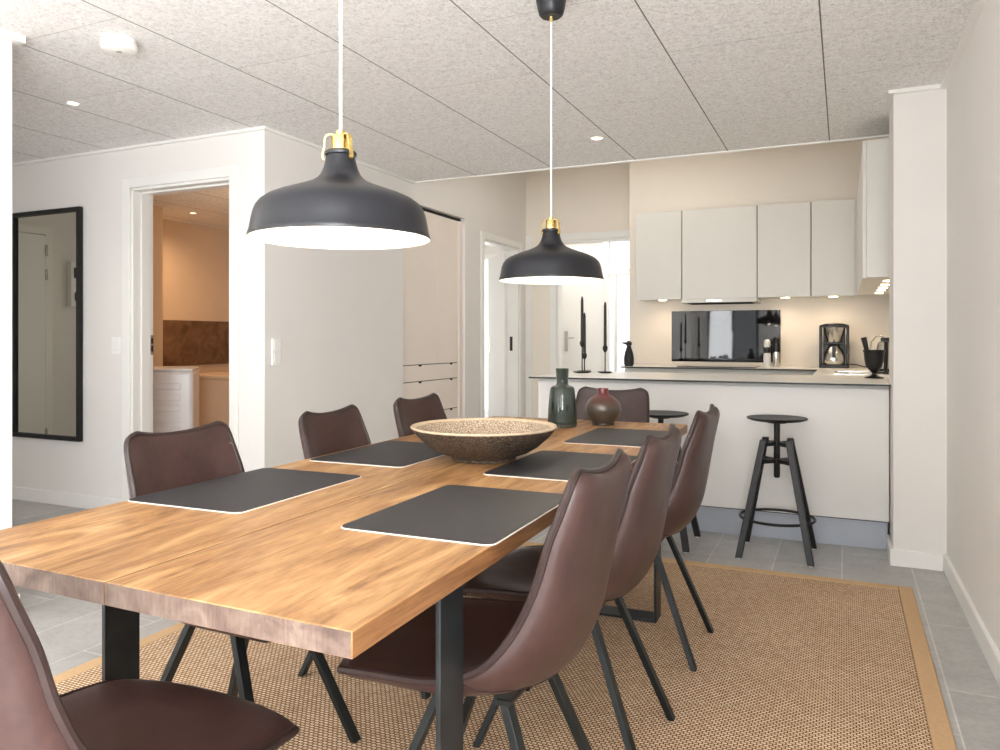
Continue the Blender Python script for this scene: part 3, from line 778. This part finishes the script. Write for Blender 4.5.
# upper cabinets
ub, ut = 1.5, 2.275
up = [(-1.71, -1.303, 'cabinet', 'white upper cabinet at the left end, beside the entrance opening', 0),
      (-1.298, -.672, 'hood', 'wide white upper cabinet above the slim cooker hood', .0),
      (-.667, -.250, 'cabinet', 'white upper cabinet just right of the hood cabinet', 0),
      (-.245, .083, 'cabinet', 'white upper cabinet above the coffee maker', 0)]
for x0, x1, kd, lab, _ in up:
    t = thing('wall_cabinet', lab, 'cabinet', ((x0+x1)/2, 7.1, ub), 0, 'white upper cabinets on the back wall')
    hw = (x1-x0)/2
    MB().box(-hw, hw, -.33, -.001, 0, ut-ub).build('body', M['cab'], t)
    MB().box(-hw+.0015, hw-.0015, -.35, -.331, -.004, ut-ub).build('door', M['cab'], t, bevel=.0015)
    if x0 > -1.5: MB().box(-hw-.004, -hw+.001, -.336, -.328, 0, ut-ub).build('shadow_gap', M['gap'], t)
    if kd == 'cabinet':
        s_ = MB().lathe([(0,-.002),(.026,-.002),(.03,-.006),(.034,-.006),(.035,-.0002)], 24, (0,-.17,0)).build('under_spotlight', M['spot'], t)
hd = thing('cooker_hood', 'slim pale pull-out cooker hood under the wide cabinet', 'hood', (-.985, 7.1, ub))
MB().box(-.315, .315, -.37, -.02, -.04, -.006).build('body', M['cab'], hd, bevel=.003)
MB().box(-.10, .03, -.3715, -.369, -.03, -.014).build('control_strip', M['chrome'], hd)
MB().box(-.27, .27, -.34, -.06, -.043, -.039).build('grease_filter', M['gap'], hd)
rc = thing('wall_cabinet', 'tall white upper cabinet on the right wall beside the pillar', 'cabinet', (0,0,0), 0)
MB().box(.118, .42, 4.86, 6.745, ub, 2.29).build('body', M['cab'], rc, bevel=.0015)
for y0, y1 in ((4.86, 5.48), (5.484, 6.11), (6.114, 6.7)):
    MB().box(.098, .117, y0, y1, ub-.004, 2.29).build('door', M['cab'], rc, bevel=.0015)
for yy in (5.17, 5.55, 5.85, 6.15, 6.5):
    MB().lathe([(0,ub-.002),(.020,ub-.002),(.024,ub-.006),(.028,ub-.006),(.029,ub-.0002)], 24, (.245,yy,0)).build('under_spotlight', M['spot'], rc)
MB().box(.0845, .0975, 6.75, 6.77, ub, ut).build('corner_filler', M['cab'], rc)

# ------------------------------------------------------------------ things on the worktops
cm = thing('coffee_maker', 'black and steel filter coffee maker with a thermos jug in the kitchen corner', 'coffee maker', (-.075, 6.93, CZ))
MB().box(-.115, .115, -.06, .09, 0, .03).build('base', M['plastb'], cm, bevel=.006)
MB().box(-.115, -.092, -.02, .09, .03, .345).box(.092, .115, -.02, .09, .03, .345).box(-.085, .085, .05, .09, .03, .345).box(-.085, .085, -.03, .05, .195, .215).build('housing', M['plastb'], cm, bevel=.004)
MB().lathe([(0,.215),(.052,.215),(.056,.222),(.083,.325),(.084,.335),(0,.335)], 32).build('filter_cone', M['chrome'], cm)
MB().lathe([(0,.03),(.080,.03),(.085,.042),(.083,.09),(.066,.145),(.045,.17),(.042,.18)], 32).build('jug', M['chrome'], cm)
MB().lathe([(0,.195),(.03,.194),(.044,.186),(.043,.172)], 28).box(-.014, .014, -.115, -.06, .09, .185).build('jug_lid_and_handle', M['plastb'], cm)
MB().tube([(-.11,0,.345),(-.06,-.02,.358),(0,-.03,.362),(.06,-.02,.358),(.11,0,.345)], .012, 8).box(-.1,.1,-.04,.08,.335,.352).build('lid', M['plastb'], cm, bevel=.004)
MB().tube([(.1,.05,.03),(.17,.04,.028),(.22,.0,.012),(.29,-.06,.005),(.36,-.1,.005)], .004, 6).build('power_cord', M['plastb'], cm)
kt = thing('electric_kettle', 'shiny steel electric kettle with a black handle beside the pillar', 'kettle', (.285, 6.25, CZ))
MB().lathe([(0,.0),(.075,.0),(.08,.01),(.08,.024),(0,.024)], 28).build('base', M['plastb'], kt)
MB().lathe([(0,.024),(.078,.024),(.08,.04),(.074,.13),(.062,.20),(.056,.215),(0,.222)], 32).build('body', M['chrome'], kt)
MB().lathe([(0,.246),(.012,.244),(.014,.226),(.05,.220),(.055,.214)], 24).build('lid', M['plastb'], kt)
MB().tube([(.055,-.02,.21),(.085,-.03,.225),(.12,-.045,.20),(.125,-.046,.12),(.10,-.037,.055),(.078,-.03,.045)], .012, 8).build('handle', M['plastb'], kt)
ft = thing('fruit_press', 'chrome wire-loop kitchen press standing in front of the kettle', 'kitchen tool', (.235, 5.98, CZ))
MB().lathe([(0,0),(.05,0),(.052,.008),(.02,.014),(0,.014)], 24).build('foot', M['plastb'], ft)
MB().tube([(.03,.0,.012),(.034,0,.12),(.036,0,.22)], .014, 10).build('post', M['plastb'], ft)
MB().tube([(.036+.0,0,.225),(.01,0,.262),(-.03,0,.258),(-.06,0,.22),(-.066,0,.16),(-.05,0,.10)], .0055, 8).build('loop', M['chrome'], ft)
MB().box(.0, .09, -.02, .02, .225, .25).build('lever_head', M['plastb'], ft, bevel=.004)
mo = thing('mortar', 'black footed cup with a dark handle sticking out on the worktop by the pillar', 'mortar', (.168, 5.19, CZ))
MB().lathe([(0,0),(.052,0),(.054,.006),(.03,.012),(.013,.022),(.013,.034),(.024,.044),(.046,.07),(.054,.11),(.058,.155),(.064,.172),(.062,.173),(.054,.168),(.05,.12),(.04,.07),(0,.05)], 32).build('cup', M['black'], mo, angle=40)
MB().tube([(-.02,0,.08),(-.045,0,.19),(-.058,0,.25)], [.012,.014,.017], 10).build('pestle', M['black'], mo)
s1 = thing('salt_mill', 'clear-topped white mill in front of the splashback at its right end', 'mill', (-.60, 6.88, CZ))
MB().lathe([(0,0),(.028,0),(.03,.01),(.03,.10),(.026,.12)], 20).build('body', M['plastw'], s1)
MB().lathe([(.026,.12),(.031,.125),(.031,.165),(.024,.17)], 20).build('grinder_band', M['plastb'], s1)
MB().lathe([(.024,.17),(.03,.19),(.026,.225),(.012,.236),(0,.238)], 20).build('head', M['plastw'], s1)
s2 = thing('pepper_mill', 'steel and black mill beside the white one at the splashback', 'mill', (-.525, 6.88, CZ))
MB().lathe([(0,0),(.03,0),(.032,.01),(.03,.13)], 20).build('body', M['chrome'], s2)
MB().lathe([(.03,.13),(.034,.135),(.034,.195),(.028,.20),(.03,.24),(.02,.255),(0,.257)], 20).build('head', M['plastb'], s2)
bd = thing('bird_figurine', 'black upright bird figurine at the left end of the back worktop', 'figurine', (-1.735, 6.60, CZ))
MB().lathe([(0,0),(.035,0),(.043,.02),(.044,.07),(.036,.12),(.022,.16),(.019,.178),(.026,.192),(.026,.208),(.014,.222),(0,.226)], 20).build('body', M['wax'], bd)
MB().tube([(-.02,-.005,.20),(-.05,-.01,.206),(-.066,-.012,.203)], [.012,.007,.002], 8).build('beak', M['wax'], bd)
# candle holders
def holder(x, y, hs, lab, cl_=.32, pl_=.062):
    t = thing('candle_holder', lab, 'candle holder', (x, y, CZ), 0, 'black candle holders on the peninsula')
    MB().lathe([(0,0),(pl_*.6,0),(pl_,.008),(pl_,.0105),(pl_*.6,.005),(0,.005)], 32).build('base_plate', M['black'], t)
    MB().tube([(0,0,.004),(0,0,hs-.03)], .0045, 10).build('stem', M['black'], t)
    MB().lathe([(0,hs-.035),(.007,hs-.033),(.0165,hs-.015),(.0175,hs),(.013,hs+.012),(.0115,hs+.008),(0,hs)], 20).build('cup', M['black'], t)
    c = MB().lathe([(0,hs+.001),(.0112,hs+.001),(.0112,hs+.03),(.0095,hs+cl_-.03),(.006,hs+cl_-.008),(0,hs+cl_)], 16).build('candle', M['wax'], None)
    c.location = t.location; tag(c, lab.replace('candle holder', 'taper candle').replace('black metal', 'unlit black'), 'candle', 'black taper candles')
    return t
holder(-1.695, 5.16, .215, 'tallest black metal candle holder, leftmost of the three on the peninsula', .33, .065)
holder(-1.720, 5.29, .125, 'shortest black metal candle holder, tucked behind the tallest on the peninsula', .31, .05)
holder(-1.535, 5.19, .18, 'black metal candle holder standing apart at the right of the three on the peninsula', .325, .055)

# ------------------------------------------------------------------ bar stools
def make_stool():
    root = thing('bar_stool', 'x', 'stool')
    SZ = .728
    MB().lathe([(0,SZ-.022),(.06,SZ-.022),(.13,SZ-.017),(.152,SZ-.009),(.155,SZ-.004),(.152,SZ),(.14,SZ-.001),(.08,SZ-.006),(0,SZ-.008)], 48).build('seat', M['black'], root, angle=40)
    MB().lathe([(.016,SZ-.022),(.016,.415),(.012,.407),(0,.407)], 20).lathe([(.05,SZ-.0225),(.05,SZ-.03),(.016,SZ-.034)], 24).build('screw', M['black'], root)
    hf = lambda z: .175 - .184*z
    for sx in (-1, 1):
        for sy in (-1, 1):
            MB().floorbeam((sx*hf(0), sy*hf(0), .006), (sx*hf(.612), sy*hf(.612), .612), .034, .034).build('leg', M['black'], root, bevel=.003)
            MB().lathe([(0,0),(.011,0),(.011,.007)], 12, (sx*hf(0), sy*hf(0), 0)).build('foot_pad', M['plastw'], root)
    for z, n_ in ((.588, 'upper'), (.497, 'lower')):
        c = MB()
        for s in (-1, 1):
            c.beam((-hf(z), -s*hf(z), z), (hf(z), s*hf(z), z), .020, .028, (0,0,1))
        c.build('cross_brace', M['black'], root)
        MB().lathe([(.0165,-.012),(.0225,-.012),(.0225,.012),(.0165,.012)], 20, (0,0,z), closed=True).build('collar', M['steelblk'], root)
    R_ = .188
    MB().tube([(R_*math.cos(2*PI*k/40), R_*math.sin(2*PI*k/40), .195) for k in range(40)], .0075, 8, closed=True).build('foot_ring', M['black'], root)
    return root
s1_ = make_stool(); s1_.location = (-.326, 4.30, 0); s1_['label'] = 'black round-seat bar stool standing clear before the peninsula'
s2_ = copy_tree(s1_); s2_.location = (-.945, 4.295, 0); s2_['label'] = 'black bar stool half hidden behind the chairs at the far end of the table'
for o in (s1_, s2_): o['group'] = 'black bar stools at the peninsula'

# ------------------------------------------------------------------ light
def area(name, loc, rot, sx, sy, e, col=(1,1,1)):
    l = bpy.data.lights.new(name, 'AREA'); l.shape = 'RECTANGLE'; l.size = sx; l.size_y = sy; l.energy = e; l.color = col
    o = bpy.data.objects.new(name, l); COL.objects.link(o); o.location = loc; o.rotation_euler = rot
    return o
def spot(name, loc, e, ang, col, r=.03, blend=.6):
    l = bpy.data.lights.new(name, 'SPOT'); l.energy = e; l.spot_size = math.radians(ang); l.spot_blend = blend; l.color = col; l.shadow_soft_size = r
    o = bpy.data.objects.new(name, l); COL.objects.link(o); o.location = loc
    return o
def point(name, loc, e, col, r=.05):
    l = bpy.data.lights.new(name, 'POINT'); l.energy = e; l.color = col; l.shadow_soft_size = r
    o = bpy.data.objects.new(name, l); COL.objects.link(o); o.location = loc
    return o
WARM = (1, .79, .57); WARM2 = (1, .93, .80)
area('daylight_rear_terrace', (-2.5, -3.27, 1.15), (PI/2 + .25, 0, 0), .5, 2.1, 30, (.96, .98, 1))
area('daylight_rear_window', (-.375, -3.27, 1.35), (PI/2 + .25, 0, 0), 1.4, 1.75, 36, (.96, .98, 1))
area('daylight_right_window', (.50, -1.45, 1.25), (PI/2 + .22, 0, PI/2), 2.0, 1.8, 220, (.955, .98, 1))
area('daylight_hall_window', (-4.9, .65, 1.35), (PI/2 + .15, 0, 0), 1.9, 1.6, 9, (1, .95, .93))
area('kitchen_fill_light', (-1.7, 6.0, 3.06), (0, 0, 0), 1.6, 1.0, 6, (1, .96, .9))  # added fill without a fixture, lifts the dim kitchen walls
area('entrance_fill_light', (-2.5, 8.15, 3.0), (0, 0, 0), 1.2, .8, 10, (1, 1, 1))  # added overhead fill, there is no skylight; brightens the entrance door
area('daylight_side_room', (-4.16, 8.93, 1.2), (-PI/2, 0, 0), .75, 2.0, 14, (1, 1, 1))
for x in (-1.505, -.46, -.08): spot('under_cabinet_lamp', (x, 6.88, 1.488), 2.8, 165, WARM, .03, 1)
for y in (5.17, 5.55, 5.85, 6.15, 6.5): spot('under_cabinet_lamp', (.245, y, 1.488), 1.2, 165, WARM, .03, 1)
for o in (LA, LB): point('pendant_bulb_light', (o.location.x, o.location.y, o.location.z + .02), 1.3, WARM2, .03)
spot('hall_spot_light', (-3.735, 2.746, 2.385), 8, 120, WARM2, .03)
spot('kitchen_spot_light', (-1.405, 4.573, 2.385), 14, 120, WARM2, .03)
point('bathroom_light', (-4.6, 5.2, 1.7), 5, (1, .66, .40), .15)
spot('bathroom_spot_light', (-5.907, 5.635, 2.385), 26, 165, (1, .66, .40), .03, 1)

w = bpy.data.worlds.new('sky'); scene.world = w; w.use_nodes = True
w.node_tree.nodes['Background'].inputs['Color'].default_value = (.93, .96, 1, 1)
w.node_tree.nodes['Background'].inputs['Strength'].default_value = 1.15

# ------------------------------------------------------------------ camera
cam = bpy.data.cameras.new('camera'); co = bpy.data.objects.new('camera', cam); COL.objects.link(co)
cam.sensor_width = 36; cam.sensor_fit = 'HORIZONTAL'; cam.lens = 760/1000*36
cam.shift_y = -(375-339)/1000.0
cam.clip_start = .02
yaw = math.atan2(344, 760)
co.location = (0, 0, 1.145); co.rotation_euler = (PI/2, 0, yaw)
scene.camera = co
vs = scene.view_settings
vs.view_transform = 'Standard'; vs.look = 'None'; vs.exposure = 0.72; vs.gamma = 1; vs.use_curve_mapping = False
scene.cycles.max_bounces = 10; scene.cycles.diffuse_bounces = 6; scene.cycles.transmission_bounces = 8
scene.cycles.sample_clamp_indirect = 6
